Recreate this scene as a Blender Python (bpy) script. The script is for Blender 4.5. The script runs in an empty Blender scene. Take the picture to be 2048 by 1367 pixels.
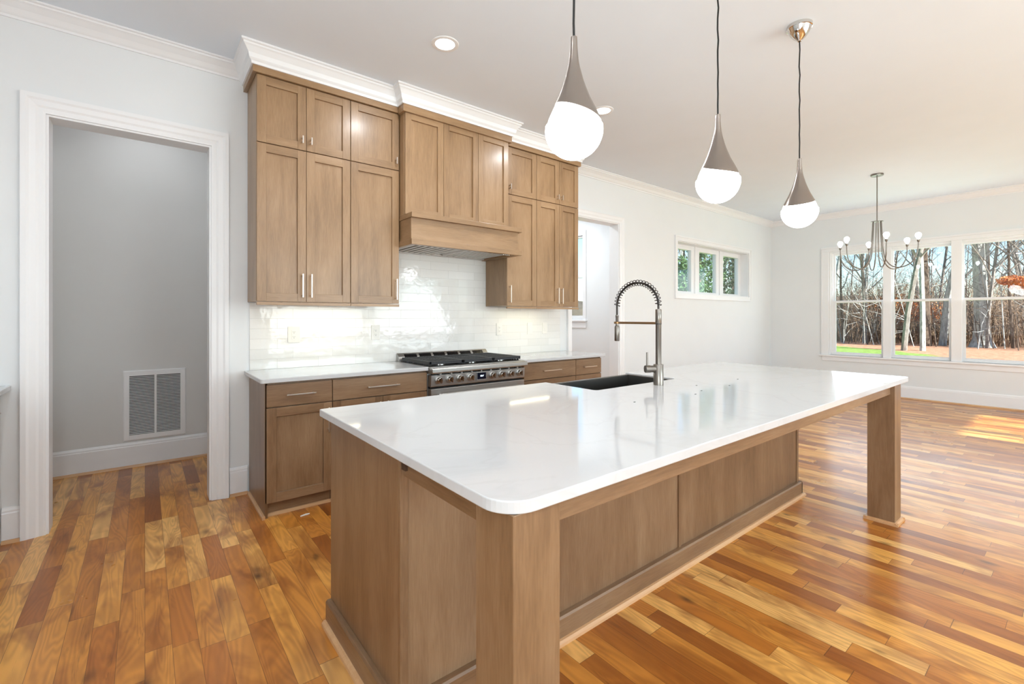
import bpy, math, random
from mathutils import Vector, Matrix
random.seed(7)
S = bpy.context.scene
COL = S.collection
PI = math.pi

# ---------------------------------------------------------------- camera, sky, sun, daylight fills, exposure
cam = bpy.data.objects.new('camera', bpy.data.cameras.new('camera'))
COL.objects.link(cam)
cam.location = (0, -3.941, 1.313)
cam.rotation_euler = (PI/2, 0, math.radians(-38.474))
cam.data.sensor_width = 36.0
cam.data.lens = 923.81/2048*36
cam.data.shift_y = -49.75/2048
cam.data.clip_start = 0.02
cam.data.clip_end = 400
S.camera = cam

w = bpy.data.worlds.new('World'); S.world = w; w.use_nodes = True
nt = w.node_tree; nt.nodes.clear()
sky = nt.nodes.new('ShaderNodeTexSky'); sky.sky_type = 'NISHITA'
sky.sun_disc = False
sky.sun_elevation = math.radians(27); sky.sun_rotation = math.radians(180)
sky.air_density = 1.0; sky.dust_density = 0.0; sky.ozone_density = 3.0
bg = nt.nodes.new('ShaderNodeBackground'); bg.inputs['Strength'].default_value = 0.27
wo = nt.nodes.new('ShaderNodeOutputWorld')
nt.links.new(sky.outputs[0], bg.inputs[0]); nt.links.new(bg.outputs[0], wo.inputs[0])

def light(name, typ, loc, energy, color=(1, 1, 1), rot=(0, 0, 0), **k):
    d = bpy.data.lights.new(name, typ); d.energy = energy; d.color = color
    for a, b in k.items(): setattr(d, a, b)
    o = bpy.data.objects.new(name, d); COL.objects.link(o); o.location = loc; o.rotation_euler = rot
    return o
# low winter sun coming through the side window onto the floor
light('sun', 'SUN', (8, -20, 10), 14, (1.0, .96, .90), (math.radians(63), 0, 0), angle=math.radians(.7))
# added fills tilted at the ceiling; side window and patio door invented
light('added_side_fill', 'AREA', (4.3, -7.44, 1.55), 150, (.86, .94, 1.0), (math.radians(130), 0, 0), shape='RECTANGLE', size=4.4, size_y=1.75)
light('added_left_fill', 'AREA', (-1.22, -5.6, 1.3), 150, (.88, .95, 1.0), (0, math.radians(-138), 0), shape='RECTANGLE', size=2.0, size_y=2.6)
light('daylight_far_window', 'AREA', (9.60, -2.3, 1.55), 26, (.84, .93, 1.0), (0, math.radians(115), 0), shape='RECTANGLE', size=1.7, size_y=2.5)

vs = S.view_settings
vs.view_transform = 'Standard'; vs.look = 'None'; vs.exposure = 0.14; vs.gamma = 1.0; vs.use_curve_mapping = False

# ---------------------------------------------------------------- materials
def srgb(r, g, b):
    f = lambda c: (c/255/12.92) if c/255 <= .04045 else ((c/255+.055)/1.055)**2.4
    return (f(r), f(g), f(b), 1)

class NT:
    def __init__(s, name):
        s.m = bpy.data.materials.new(name); s.m.use_nodes = True; s.t = s.m.node_tree
        s.b = s.t.nodes['Principled BSDF']
    def n(s, typ, **k):
        nd = s.t.nodes.new(typ)
        for a, v in k.items():
            if a.startswith('i_'): nd.inputs[a[2:].replace('_', ' ')].default_value = v
            else: setattr(nd, a, v)
        return nd
    def l(s, a, b): s.t.links.new(a, b)
    def math(s, op, a, b=None, c=None):
        nd = s.t.nodes.new('ShaderNodeMath'); nd.operation = op
        for i, v in enumerate((a, b, c)):
            if v is None: continue
            if isinstance(v, (int, float)): nd.inputs[i].default_value = v
            else: s.l(v, nd.inputs[i])
        return nd.outputs[0]
    def mixc(s, f, a, b, mode='MIX'):
        nd = s.t.nodes.new('ShaderNodeMix'); nd.data_type = 'RGBA'; nd.blend_type = mode
        for i, v in ((0, f), (6, a), (7, b)):
            if isinstance(v, (int, float)): nd.inputs[i].default_value = v
            elif isinstance(v, tuple): nd.inputs[i].default_value = v
            else: s.l(v, nd.inputs[i])
        return nd.outputs[2]
    def ramp(s, f, stops, interp='LINEAR'):
        nd = s.t.nodes.new('ShaderNodeValToRGB'); nd.color_ramp.interpolation = interp
        e = nd.color_ramp.elements
        while len(e) > 1: e.remove(e[-1])
        e[0].position, e[0].color = stops[0]
        for p, c in stops[1:]:
            x = e.new(p); x.color = c
        s.l(f, nd.inputs[0]); return nd.outputs[0]
    def coords(s): return s.n('ShaderNodeTexCoord').outputs['Object']
    def mapping(s, vec, scale=(1, 1, 1), loc=(0, 0, 0)):
        nd = s.n('ShaderNodeMapping'); nd.inputs['Scale'].default_value = scale; nd.inputs['Location'].default_value = loc
        s.l(vec, nd.inputs['Vector']); return nd.outputs[0]
    def noise(s, vec, scale=5, detail=3, rough=.5, dist=0):
        nd = s.n('ShaderNodeTexNoise'); nd.inputs['Scale'].default_value = scale; nd.inputs['Detail'].default_value = detail
        nd.inputs['Roughness'].default_value = rough; nd.inputs['Distortion'].default_value = dist
        s.l(vec, nd.inputs['Vector']); return nd.outputs['Fac']
    def bump(s, h, strength=.2, dist=.01):
        nd = s.n('ShaderNodeBump'); nd.inputs['Strength'].default_value = strength; nd.inputs['Distance'].default_value = dist
        s.l(h, nd.inputs['Height']); s.l(nd.outputs[0], s.b.inputs['Normal'])
    def set(s, **k):
        for a, v in k.items():
            s.b.inputs[a.replace('_', ' ')].default_value = v
        return s

def plain(name, col, rough=.5, metal=0, spec=.5, coat=0, bumpy=0, bscale=200, var=.02):
    t = NT(name); t.set(Roughness=rough, Metallic=metal, Specular_IOR_Level=spec, Coat_Weight=coat)
    c = t.coords(); n = t.noise(c, 3, 3)
    hi = tuple(min(1, x*(1+var)) for x in col[:3])+(1,); lo = tuple(x*(1-var) for x in col[:3])+(1,)
    t.l(t.mixc(n, lo, hi), t.b.inputs['Base Color'])
    if bumpy: t.bump(t.noise(c, bscale, 2), bumpy, .002)
    return t.m

def emit(name, col, strength):
    t = NT(name); t.set(Base_Color=col, Emission_Color=col, Emission_Strength=strength, Roughness=.3)
    return t.m

def wood(name, axis, dark, mid, lite, rough=.42, fine=1.0):
    t = NT(name); t.set(Roughness=rough, Coat_Weight=.35, Coat_Roughness=.22)
    c = t.coords()
    oi = t.n('ShaderNodeObjectInfo')
    rnd = oi.outputs['Random']
    cv = t.n('ShaderNodeCombineXYZ'); t.l(t.math('MULTIPLY', rnd, 31), cv.inputs[0]); t.l(t.math('MULTIPLY', rnd, 17), cv.inputs[2])
    va = t.n('ShaderNodeVectorMath', operation='ADD'); t.l(c, va.inputs[0]); t.l(cv.outputs[0], va.inputs[1])
    sc = {'z': (1, 1, .09), 'x': (.09, 1, 1), 'y': (1, .09, 1)}[axis]
    m = t.mapping(va.outputs[0], sc)
    blot = t.noise(t.mapping(va.outputs[0], tuple(max(.35, v) for v in sc)), 4.5, 3, .5, .6)
    g1 = t.noise(m, 16*fine, 4, .6, .7)
    g2 = t.noise(m, 150*fine, 3, .6)
    f = t.math('ADD', t.math('MULTIPLY', g1, .38), t.math('ADD', t.math('MULTIPLY', g2, .30), t.math('MULTIPLY', blot, .50)))
    f = t.math('ADD', f, t.math('MULTIPLY', t.math('SUBTRACT', rnd, .5), .10))
    t.l(t.ramp(f, [(.30, dark), (.58, mid), (.88, lite)]), t.b.inputs['Base Color'])
    t.bump(g2, .06, .002)
    return t.m

WD, WM, WL = srgb(114, 86, 58), srgb(154, 121, 86), srgb(179, 146, 111)
LD, LM, LL = srgb(90, 63, 39), srgb(130, 99, 70), srgb(158, 129, 99)  # cabinet stain again, darkened to carry the shade below the counters
VZ = wood('shaded_cabinet_wood_vertical_grain', 'z', LD, LM, LL)
VX = wood('shaded_cabinet_wood_horizontal_grain', 'x', LD, LM, LL)
VY = wood('shaded_cabinet_wood_depth_grain', 'y', LD, LM, LL)
WZ = wood('cabinet_wood_vertical_grain', 'z', WD, WM, WL)
WX = wood('cabinet_wood_horizontal_grain', 'x', WD, WM, WL)
WY = wood('cabinet_wood_depth_grain', 'y', WD, WM, WL)
SHOE = wood('shoe_moulding_oak', 'x', srgb(180, 128, 80), srgb(205, 158, 112), srgb(220, 180, 135))
WALL = plain('wall_paint', srgb(232, 234, 235), .6, bumpy=.05)
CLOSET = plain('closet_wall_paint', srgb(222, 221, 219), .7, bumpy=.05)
CEIL = plain('ceiling_paint', srgb(232, 239, 247), .75, bumpy=.04)
TRIM = plain('trim_paint', srgb(240, 240, 241), .35)
PLAST = plain('white_plastic', srgb(238, 236, 230), .35)
PLASTD = plain('dark_slot', srgb(50, 48, 45), .6)
STEEL = plain('brushed_steel', srgb(176, 174, 171), .40, .95)
STEELD = plain('sink_steel', srgb(120, 118, 115), .33, 1)
NICKEL = plain('brushed_nickel', srgb(134, 128, 121), .30, 1)
PNICK = plain('pendant_nickel', srgb(158, 148, 140), .24, 1)
CHROME = plain('polished_chrome', srgb(215, 212, 208), .06, 1)
PULL = plain('satin_pull', srgb(222, 214, 205), .28, 1)
WARM_METAL = plain('warm_metal_arm', srgb(150, 118, 84), .35, 1)  # warm brown metal tint for the faucet's support arm
SPRING = plain('dark_spring_steel', srgb(70, 66, 64), .35, 1)
IRON = plain('cast_iron', srgb(48, 49, 52), .5, .2, bumpy=.3, bscale=400)
BLACK = plain('black_enamel', srgb(22, 22, 24), .25)
CORD = plain('black_cord', srgb(18, 17, 17), .6)
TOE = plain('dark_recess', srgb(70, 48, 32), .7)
GLOBE = emit('lit_opal_glass', (.95, .98, 1, 1), 11.5)
BULB = emit('lit_bulb', (.98, .98, 1, 1), 16)
LENS = emit('lit_downlight_lens', (1, .98, .94, 1), 7)
STRIP = emit('lit_strip', (1, .93, .76, 1), 2)

def glass_mat():
    t = NT('window_glass'); t.t.nodes.remove(t.b)
    tr = t.n('ShaderNodeBsdfTransparent'); tr.inputs[0].default_value = (.95, .975, .97, 1)
    gl = t.n('ShaderNodeBsdfGlossy'); gl.inputs['Roughness'].default_value = .01
    fr = t.n('ShaderNodeLayerWeight'); fr.inputs[0].default_value = .5
    mx = t.n('ShaderNodeMixShader'); t.l(t.math('ADD', .035, t.math('MULTIPLY', t.math('POWER', fr.outputs['Facing'], 5), .8)), mx.inputs[0]); t.l(tr.outputs[0], mx.inputs[1]); t.l(gl.outputs[0], mx.inputs[2])
    t.l(mx.outputs[0], t.t.nodes['Material Output'].inputs[0]); return t.m
GLASS = glass_mat()

def floor_mat():
    t = NT('oak_floor_boards'); t.set(Coat_Weight=.18, Coat_Roughness=.14, Specular_IOR_Level=.4)
    c = t.coords(); sp = t.n('ShaderNodeSeparateXYZ'); t.l(c, sp.inputs[0]); X, Y = sp.outputs[0], sp.outputs[1]
    bx = t.math('DIVIDE', X, .086); row = t.math('FLOOR', bx); fx = t.math('SUBTRACT', bx, row)
    def wn1(v):
        nd = t.n('ShaderNodeTexWhiteNoise', noise_dimensions='1D'); t.l(v, nd.inputs['W']); return nd
    r1 = wn1(row); r2 = wn1(t.math('ADD', row, 57.3))
    by = t.math('ADD', t.math('MULTIPLY', Y, t.math('ADD', .95, t.math('MULTIPLY', r2.outputs[0], 1.1))), t.math('MULTIPLY', r1.outputs[0], 9))
    col = t.math('FLOOR', by); fy = t.math('SUBTRACT', by, col)
    cv = t.n('ShaderNodeCombineXYZ'); t.l(row, cv.inputs[0]); t.l(col, cv.inputs[1])
    pn = t.n('ShaderNodeTexWhiteNoise', noise_dimensions='2D'); t.l(cv.outputs[0], pn.inputs['Vector'])
    pid = pn.outputs['Value']
    # grain space, offset per board
    off = t.n('ShaderNodeVectorMath', operation='SCALE'); t.l(pn.outputs['Color'], off.inputs[0]); off.inputs['Scale'].default_value = 23
    add = t.n('ShaderNodeVectorMath', operation='ADD'); t.l(c, add.inputs[0]); t.l(off.outputs[0], add.inputs[1])
    m = t.mapping(add.outputs[0], (1, .13, 1))
    big = t.noise(m, 7, 2, .5, .5)
    rings = t.math('SINE', t.math('MULTIPLY', big, 110))
    fine = t.noise(t.mapping(add.outputs[0], (1, .05, 1)), 190, 3, .65)
    cloud = t.noise(t.mapping(add.outputs[0], (1, .35, 1)), 6, 3, .55, .8)
    base = t.ramp(pid, [(0, srgb(156, 90, 34)), (.2, srgb(190, 116, 44)), (.5, srgb(218, 146, 62)), (.75, srgb(238, 172, 82)), (1, srgb(246, 190, 112))])
    base = t.mixc(t.ramp(cloud, [(.34, (.7, .7, .7, 1)), (.54, (.0, .0, .0, 1))]), base, srgb(142, 76, 24))
    base = t.mixc(t.math('MULTIPLY', t.math('ADD', t.math('MULTIPLY', rings, .5), .5), .24), base, srgb(104, 56, 20))
    base = t.mixc(t.math('MULTIPLY', fine, .12), base, srgb(112, 66, 28))
    # dark mineral streaks
    st = t.ramp(t.noise(t.mapping(add.outputs[0], (1, .1, 1)), 13, 4, .7, 1.2), [(.61, (0, 0, 0, 1)), (.74, (1, 1, 1, 1))])
    base = t.mixc(t.math('MULTIPLY', st, .6), base, srgb(70, 38, 20))
    # knots
    v = t.n('ShaderNodeTexVoronoi'); t.l(t.mapping(c, (1, .55, 1)), v.inputs['Vector']); v.inputs['Scale'].default_value = 6.5
    sz = t.math('MULTIPLY', t.math('SUBTRACT', t.n('ShaderNodeSeparateColor').outputs[0], 0), 1)
    sc = sz.node.inputs[0].links[0].from_node.inputs[0].links[0].from_node
    t.l(v.outputs['Color'], sc.inputs[0])
    rad = t.math('MULTIPLY', t.math('MAXIMUM', t.math('SUBTRACT', sz, .40), 0), .42)
    kn = t.math('SUBTRACT', 1, t.math('SMOOTH_MIN', 1, t.math('DIVIDE', v.outputs['Distance'], t.math('ADD', rad, .0005)), .3))
    kn = t.math('MAXIMUM', kn, 0)
    base = t.mixc(t.math('MULTIPLY', kn, .85), base, srgb(48, 26, 14))
    # joints
    gx = t.math('LESS_THAN', t.math('MINIMUM', fx, t.math('SUBTRACT', 1, fx)), .011)
    gy = t.math('LESS_THAN', t.math('MINIMUM', fy, t.math('SUBTRACT', 1, fy)), .0018)
    gap = t.math('MAXIMUM', gx, gy)
    base = t.mixc(t.math('MULTIPLY', gap, .6), base, srgb(64, 36, 18))
    t.l(base, t.b.inputs['Base Color'])
    t.l(t.math('ADD', .20, t.math('MULTIPLY', t.noise(c, 2.2, 4, .6), .22)), t.b.inputs['Roughness'])
    h = t.math('SUBTRACT', t.math('MULTIPLY', fine, .25), t.math('MULTIPLY', gap, 1))
    h = t.math('ADD', h, t.math('MULTIPLY', t.noise(t.mapping(c, (1, .4, 1)), 9, 2), .9))
    t.bump(h, .16, .002)
    return t.m
FLOOR = floor_mat()

def tile_mat():
    t = NT('glazed_white_tile'); t.set(Roughness=.07, Specular_IOR_Level=.6)
    c = t.coords(); sp = t.n('ShaderNodeSeparateXYZ'); t.l(c, sp.inputs[0])
    cv = t.n('ShaderNodeCombineXYZ'); t.l(sp.outputs[0], cv.inputs[0]); t.l(t.math('SUBTRACT', sp.outputs[2], .914), cv.inputs[1])
    b = t.n('ShaderNodeTexBrick', offset=.37, offset_frequency=2, squash=1.0)
    t.l(cv.outputs[0], b.inputs['Vector'])
    b.inputs['Color1'].default_value = srgb(232, 231, 227); b.inputs['Color2'].default_value = srgb(240, 239, 236); b.inputs['Mortar'].default_value = srgb(204, 203, 198)
    b.inputs['Scale'].default_value = 1; b.inputs['Brick Width'].default_value = .305; b.inputs['Row Height'].default_value = .0775
    b.inputs['Mortar Size'].default_value = .0012; b.inputs['Mortar Smooth'].default_value = .6; b.inputs['Bias'].default_value = 0
    t.l(b.outputs['Color'], t.b.inputs['Base Color'])
    # per tile tilt + wavy glaze
    wav = t.noise(c, 11, 2, .5, .3); wav2 = t.noise(c, 42, 1, .4)
    h = t.math('ADD', t.math('MULTIPLY', wav, .9), t.math('MULTIPLY', wav2, .10))
    h = t.math('SUBTRACT', h, t.math('MULTIPLY', b.outputs['Fac'], .30))
    t.bump(h, .28, .006)
    return t.m
TILE = tile_mat()

def quartz_mat():
    t = NT('white_quartz'); t.set(Roughness=.07, Specular_IOR_Level=.55)
    c = t.coords()
    n = t.noise(c, 1.3, 5, .55, 1.4)
    vein = t.ramp(t.math('ABSOLUTE', t.math('SUBTRACT', n, .5)), [(0, (1, 1, 1, 1)), (.022, (0, 0, 0, 1))])
    cl = t.noise(c, 2.5, 3)
    base = t.mixc(cl, srgb(196, 196, 197), srgb(203, 203, 204))
    base = t.mixc(t.math('MULTIPLY', vein, .12), base, srgb(170, 166, 164))
    t.l(base, t.b.inputs['Base Color']); return t.m
QUARTZ = quartz_mat()

def bark_mat(name, a, b):
    t = NT(name); t.set(Roughness=.9, Specular_IOR_Level=.2)
    c = t.coords(); n = t.noise(t.mapping(c, (1, 1, .3)), 9, 5, .7, .5)
    t.l(t.ramp(n, [(.3, a), (.7, b)]), t.b.inputs['Base Color']); return t.m
BARK = bark_mat('grey_bark', srgb(92, 84, 78), srgb(180, 172, 164))
BARKP = bark_mat('pale_bark', srgb(120, 120, 116), srgb(214, 214, 208))
BARKD = bark_mat('dark_bark', srgb(60, 50, 42), srgb(130, 112, 98))
BRUSH = bark_mat('brown_brush', srgb(84, 66, 50), srgb(186, 158, 132))
LEAFG = bark_mat('evergreen_leaf', srgb(44, 70, 44), srgb(112, 142, 96))
LEAFD = bark_mat('dark_evergreen_leaf', srgb(34, 52, 36), srgb(88, 110, 80))
LEAFO = bark_mat('copper_leaf', srgb(176, 94, 50), srgb(236, 160, 104))
RIDGE = bark_mat('distant_wood', srgb(60, 56, 48), srgb(122, 112, 98))

def ground_mat():
    t = NT('lawn_and_pine_straw'); t.set(Roughness=.95, Specular_IOR_Level=.1)
    c = t.coords(); sp = t.n('ShaderNodeSeparateXYZ'); t.l(c, sp.inputs[0])
    n = t.noise(c, 5, 6, .75); n2 = t.noise(c, .5, 3)
    grass = t.ramp(n, [(.3, srgb(104, 136, 58)), (.7, srgb(172, 196, 110))])
    straw = t.ramp(n, [(.3, srgb(160, 104, 76)), (.7, srgb(226, 182, 150))])
    # straw beds under the trees: beyond a wavy edge at x ~ 33
    e = t.math('ADD', t.math('SUBTRACT', sp.outputs[0], t.math('MULTIPLY', sp.outputs[1], .9)), t.math('MULTIPLY', n2, 5))
    f = t.ramp(t.math('MULTIPLY', t.math('SUBTRACT', e, 29.3), .5), [(.3, (0, 0, 0, 1)), (.7, (1, 1, 1, 1))])
    t.l(t.mixc(f, grass, straw), t.b.inputs['Base Color']); return t.m
GROUND = ground_mat()

# ---------------------------------------------------------------- mesh helpers
def wl(o):
    v = Vector((0, 0, 0))
    while o is not None: v = v + o.location; o = o.parent
    return v

class MB:
    def __init__(s): s.v = []; s.f = []; s.mi = []; s.mats = []
    def _m(s, m):
        if m not in s.mats: s.mats.append(m)
        return s.mats.index(m)
    def add(s, vs_, fs_, m):
        k = len(s.v); s.v += [tuple(p) for p in vs_]; i = s._m(m)
        for f in fs_: s.f.append([a+k for a in f]); s.mi.append(i)
        return s
    def box(s, x0, x1, y0, y1, z0, z1, m):
        if x0 > x1: x0, x1 = x1, x0
        if y0 > y1: y0, y1 = y1, y0
        if z0 > z1: z0, z1 = z1, z0
        v = [(x0, y0, z0), (x1, y0, z0), (x1, y1, z0), (x0, y1, z0), (x0, y0, z1), (x1, y0, z1), (x1, y1, z1), (x0, y1, z1)]
        return s.add(v, [(3, 2, 1, 0), (4, 5, 6, 7), (0, 1, 5, 4), (1, 2, 6, 5), (2, 3, 7, 6), (3, 0, 4, 7)], m)
    def ring(s, axis, c0, c1, u0, u1, z0, z1, l, r, bo, to, m):
        f = (lambda a, c, k0, k1: s.box(a, c, c0, c1, k0, k1, m)) if axis == 'y' else (lambda a, c, k0, k1: s.box(c0, c1, a, c, k0, k1, m))
        f(u0, u0+l, z0, z1); f(u1-r, u1, z0, z1); f(u0+l, u1-r, z0, z0+bo); f(u0+l, u1-r, z1-to, z1); return s
    def prism(s, poly, a0, a1, axis, m):
        """poly: 2D points; axis: extrusion axis."""
        def P(p, a): return {'x': (a, p[0], p[1]), 'y': (p[0], a, p[1]), 'z': (p[0], p[1], a)}[axis]
        n = len(poly); v = [P(p, a0) for p in poly]+[P(p, a1) for p in poly]
        f = [list(range(n))[::-1], list(range(n, 2*n))]+[(i, (i+1) % n, n+(i+1) % n, n+i) for i in range(n)]
        return s.add(v, f, m)
    def tube(s, pts, r, m, seg=8, cap=True):
        pts = [Vector(p) for p in pts]; n = len(pts)
        rs = r if isinstance(r, (list, tuple)) else [r]*n
        vs_ = []; up = None
        for i, p in enumerate(pts):
            t = (pts[min(i+1, n-1)]-pts[max(i-1, 0)]).normalized()
            if up is None:
                up = Vector((0, 0, 1)) if abs(t.z) < .9 else Vector((1, 0, 0))
            a = (up-t*up.dot(t)).normalized(); b = t.cross(a); up = a
            for j in range(seg):
                q = 2*PI*j/seg; vs_.append(p+a*(rs[i]*math.cos(q))+b*(rs[i]*math.sin(q)))
        f = []
        for i in range(n-1):
            for j in range(seg):
                k = (j+1) % seg; f.append((i*seg+j, i*seg+k, (i+1)*seg+k, (i+1)*seg+j))
        if cap: f.append(list(range(seg))[::-1]); f.append([(n-1)*seg+j for j in range(seg)])
        return s.add(vs_, f, m)
    def lathe(s, prof, c, m, seg=32, axis='z', caps=True):
        """prof: (r, h) list from bottom; revolved about axis through c."""
        vs_ = []; n = len(prof)
        for r, h in prof:
            for j in range(seg):
                q = 2*PI*j/seg; a, b = r*math.cos(q), r*math.sin(q)
                vs_.append({'z': (c[0]+a, c[1]+b, c[2]+h), 'y': (c[0]+a, c[1]+h, c[2]+b), 'x': (c[0]+h, c[1]+a, c[2]+b)}[axis])
        f = []
        for i in range(n-1):
            for j in range(seg):
                k = (j+1) % seg; f.append((i*seg+j, i*seg+k, (i+1)*seg+k, (i+1)*seg+j))
        if caps and prof[0][0] > 1e-5: f.append(list(range(seg))[::-1])
        if caps and prof[-1][0] > 1e-5: f.append([(n-1)*seg+j for j in range(seg)])
        return s.add(vs_, f, m)
    def build(s, name, parent=None, bevel=0, smooth=False, recalc=True, bseg=2):
        o0 = wl(parent) if parent is not None else Vector((0, 0, 0))
        me = bpy.data.meshes.new(name)
        me.from_pydata([(a-o0.x, b-o0.y, c-o0.z) for a, b, c in s.v], [], s.f)
        for m in s.mats: me.materials.append(m)
        for p, i in zip(me.polygons, s.mi): p.material_index = i
        me.update()
        if recalc:
            import bmesh
            bm = bmesh.new(); bm.from_mesh(me); bmesh.ops.recalc_face_normals(bm, faces=bm.faces); bm.to_mesh(me); bm.free()
        if smooth: me.shade_smooth(); me.set_sharp_from_angle(angle=math.radians(40))
        o = bpy.data.objects.new(name, me); COL.objects.link(o)
        if parent is not None: o.parent = parent
        if bevel:
            b = o.modifiers.new('bevel', 'BEVEL'); b.width = bevel; b.segments = bseg; b.limit_method = 'ANGLE'; b.angle_limit = math.radians(40)
        return o

def thing(name, label, cat, loc, group=None):
    o = bpy.data.objects.new(name, None); COL.objects.link(o); o.location = loc; o.empty_display_size = .1
    return tag(o, label, cat, group)
def tag(o, label, cat, group=None, kind=None):
    o['label'] = label; o['category'] = cat
    if group: o['group'] = group
    if kind: o['kind'] = kind
    return o
def struct(o, label=None):
    o['kind'] = 'structure'
    if label: o['label'] = label
    return o
def children(o): return [c for c in bpy.data.objects if c.parent == o]
def copy_tree(o, parent=None):
    c = o.copy(); COL.objects.link(c)
    if parent is not None: c.parent = parent
    for ch in children(o): copy_tree(ch, c)
    return c
def rrect(x0, x1, y0, y1, radii, seg=8):
    """rounded rectangle, radii for corners (x0,y0),(x1,y0),(x1,y1),(x0,y1)"""
    out = []
    cs = [(x0, y0, 180, radii[0], 1, 1), (x1, y0, 270, radii[1], -1, 1), (x1, y1, 0, radii[2], -1, -1), (x0, y1, 90, radii[3], 1, -1)]
    for cx, cy, a0, r, sx, sy in cs:
        if r <= 0: out.append((cx, cy)); continue
        for i in range(seg+1):
            a = math.radians(a0+90*i/seg); out.append((cx+sx*r+r*math.cos(a), cy+sy*r+r*math.sin(a)))
    return out

def wall_mesh(name, axis, c0, c1, u0, u1, z0, z1, holes, m):
    """slab between c0..c1 on the axis normal; holes: (u0,u1,z0,z1)"""
    us = sorted({u0, u1, *[h[0] for h in holes], *[h[1] for h in holes]}); zs = sorted({z0, z1, *[h[2] for h in holes], *[h[3] for h in holes]})
    b = MB()
    for i in range(len(us)-1):
        j = 0
        while j < len(zs)-1:
            def solid(jj):
                uc, zc = (us[i]+us[i+1])/2, (zs[jj]+zs[jj+1])/2
                return not any(h[0] < uc < h[1] and h[2] < zc < h[3] for h in holes)
            if not solid(j): j += 1; continue
            k = j
            while k+1 < len(zs)-1 and solid(k+1): k += 1
            if axis == 'y': b.box(us[i], us[i+1], c0, c1, zs[j], zs[k+1], m)
            else: b.box(c0, c1, us[i], us[i+1], zs[j], zs[k+1], m)
            j = k+1
    return struct(b.build(name))

# ---------------------------------------------------------------- the room
ZC = 3.16
XL, XF, YR = -1.27, 9.617, -7.5
fb = MB().box(XL-.2, XF+.2, YR-.2, .22, -.12, 0, FLOOR).box(XL-.2, 6.24, .22, 3.12, -.12, 0, FLOOR)
struct(fb.build('floor'), 'hickory coloured hardwood floor of narrow boards')
struct(MB().box(XL-.2, XF+.2, YR-.2, .22, ZC, ZC+.12, CEIL).box(XL-.2, 6.24, .22, 3.12, ZC, ZC+.12, CEIL).build('ceiling'), 'flat white ceiling')
# kitchen wall: closet opening, passage, high window
wall_mesh('wall_back', 'y', 0, .14, XL, 6.24, 0, ZC, [(-.468, .373, 0, 2.54), (4.05, 4.955, 0, 2.56)], WALL)
wall_mesh('wall_back_exterior', 'y', 0, .22, 6.24, XF+.2, 0, ZC, [(6.339, 8.683, 1.677, 2.48)], WALL)
wall_mesh('wall_far', 'x', XF, XF+.18, YR, 0, 0, ZC, [(-3.59, -.985, .64, 2.475)], WALL)
wall_mesh('wall_right', 'y', YR-.18, YR, XL, XF+.18, 0, ZC, [(2.1, 6.5, .65, 2.4), (7.08, 7.50, .75, 2.40), (7.60, 8.86, .75, 2.40)], WALL)
wall_mesh('wall_left', 'x', XL-.14, XL, YR, .14, 0, ZC, [(-6.6, -4.6, 0, 2.6)], WALL)
# closet / hall behind the left opening
cw = MB()
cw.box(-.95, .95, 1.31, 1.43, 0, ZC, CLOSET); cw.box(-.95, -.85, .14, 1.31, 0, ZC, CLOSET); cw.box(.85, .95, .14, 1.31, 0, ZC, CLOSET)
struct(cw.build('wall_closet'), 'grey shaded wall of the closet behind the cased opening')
# mud room behind the right opening
wall_mesh('wall_mudroom', 'x', 6.10, 6.24, .14, 3.0, 0, ZC, [(1.70, 2.55, 1.30, 2.77)], WALL)
mw = MB(); mw.box(3.5, 6.24, 3.0, 3.12, 0, ZC, WALL); mw.box(3.4, 3.5, .14, 3.12, 0, ZC, WALL)
struct(mw.build('wall_mudroom_back'))

# baseboards (profiled) and oak shoe moulding
def basebd(name, segs, h=.205):
    """segs: (axis, a0, a1, c, dirsign): board runs along axis at wall plane c, projecting in dirsign"""
    b = MB()
    for ax, a0, a1, c, d in segs:
        pr = [(c, 0), (c+d*.016, 0), (c+d*.016, h-.035), (c+d*.013, h-.028), (c+d*.013, h-.018), (c+d*.008, h-.006), (c+d*.006, h), (c, h)]
        b.prism(pr, a0, a1, ax, TRIM)
        sh = [(c+d*.016, 0), (c+d*.034, 0), (c+d*.031, .010), (c+d*.024, .017), (c+d*.016, .019)]
        b.prism(sh, a0, a1, ax, SHOE)
    return struct(b.build(name))
# prism axis 'x' uses (y,z) polys ; axis 'y' uses (x,z) polys
basebd('baseboard_back', [('x', -.65, -.575, 0, -1), ('x', .485, .600, 0, -1), ('x', 5.06, XF, 0, -1)])
basebd('baseboard_far', [('y', YR, 0, XF, -1)])
basebd('baseboard_right', [('x', XL, XF, YR, 1)])
basebd('baseboard_closet', [('x', -.85, .85, 1.31, -1)], .215)
basebd('baseboard_mudroom', [('y', .14, 3.0, 6.10, -1)])

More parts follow.
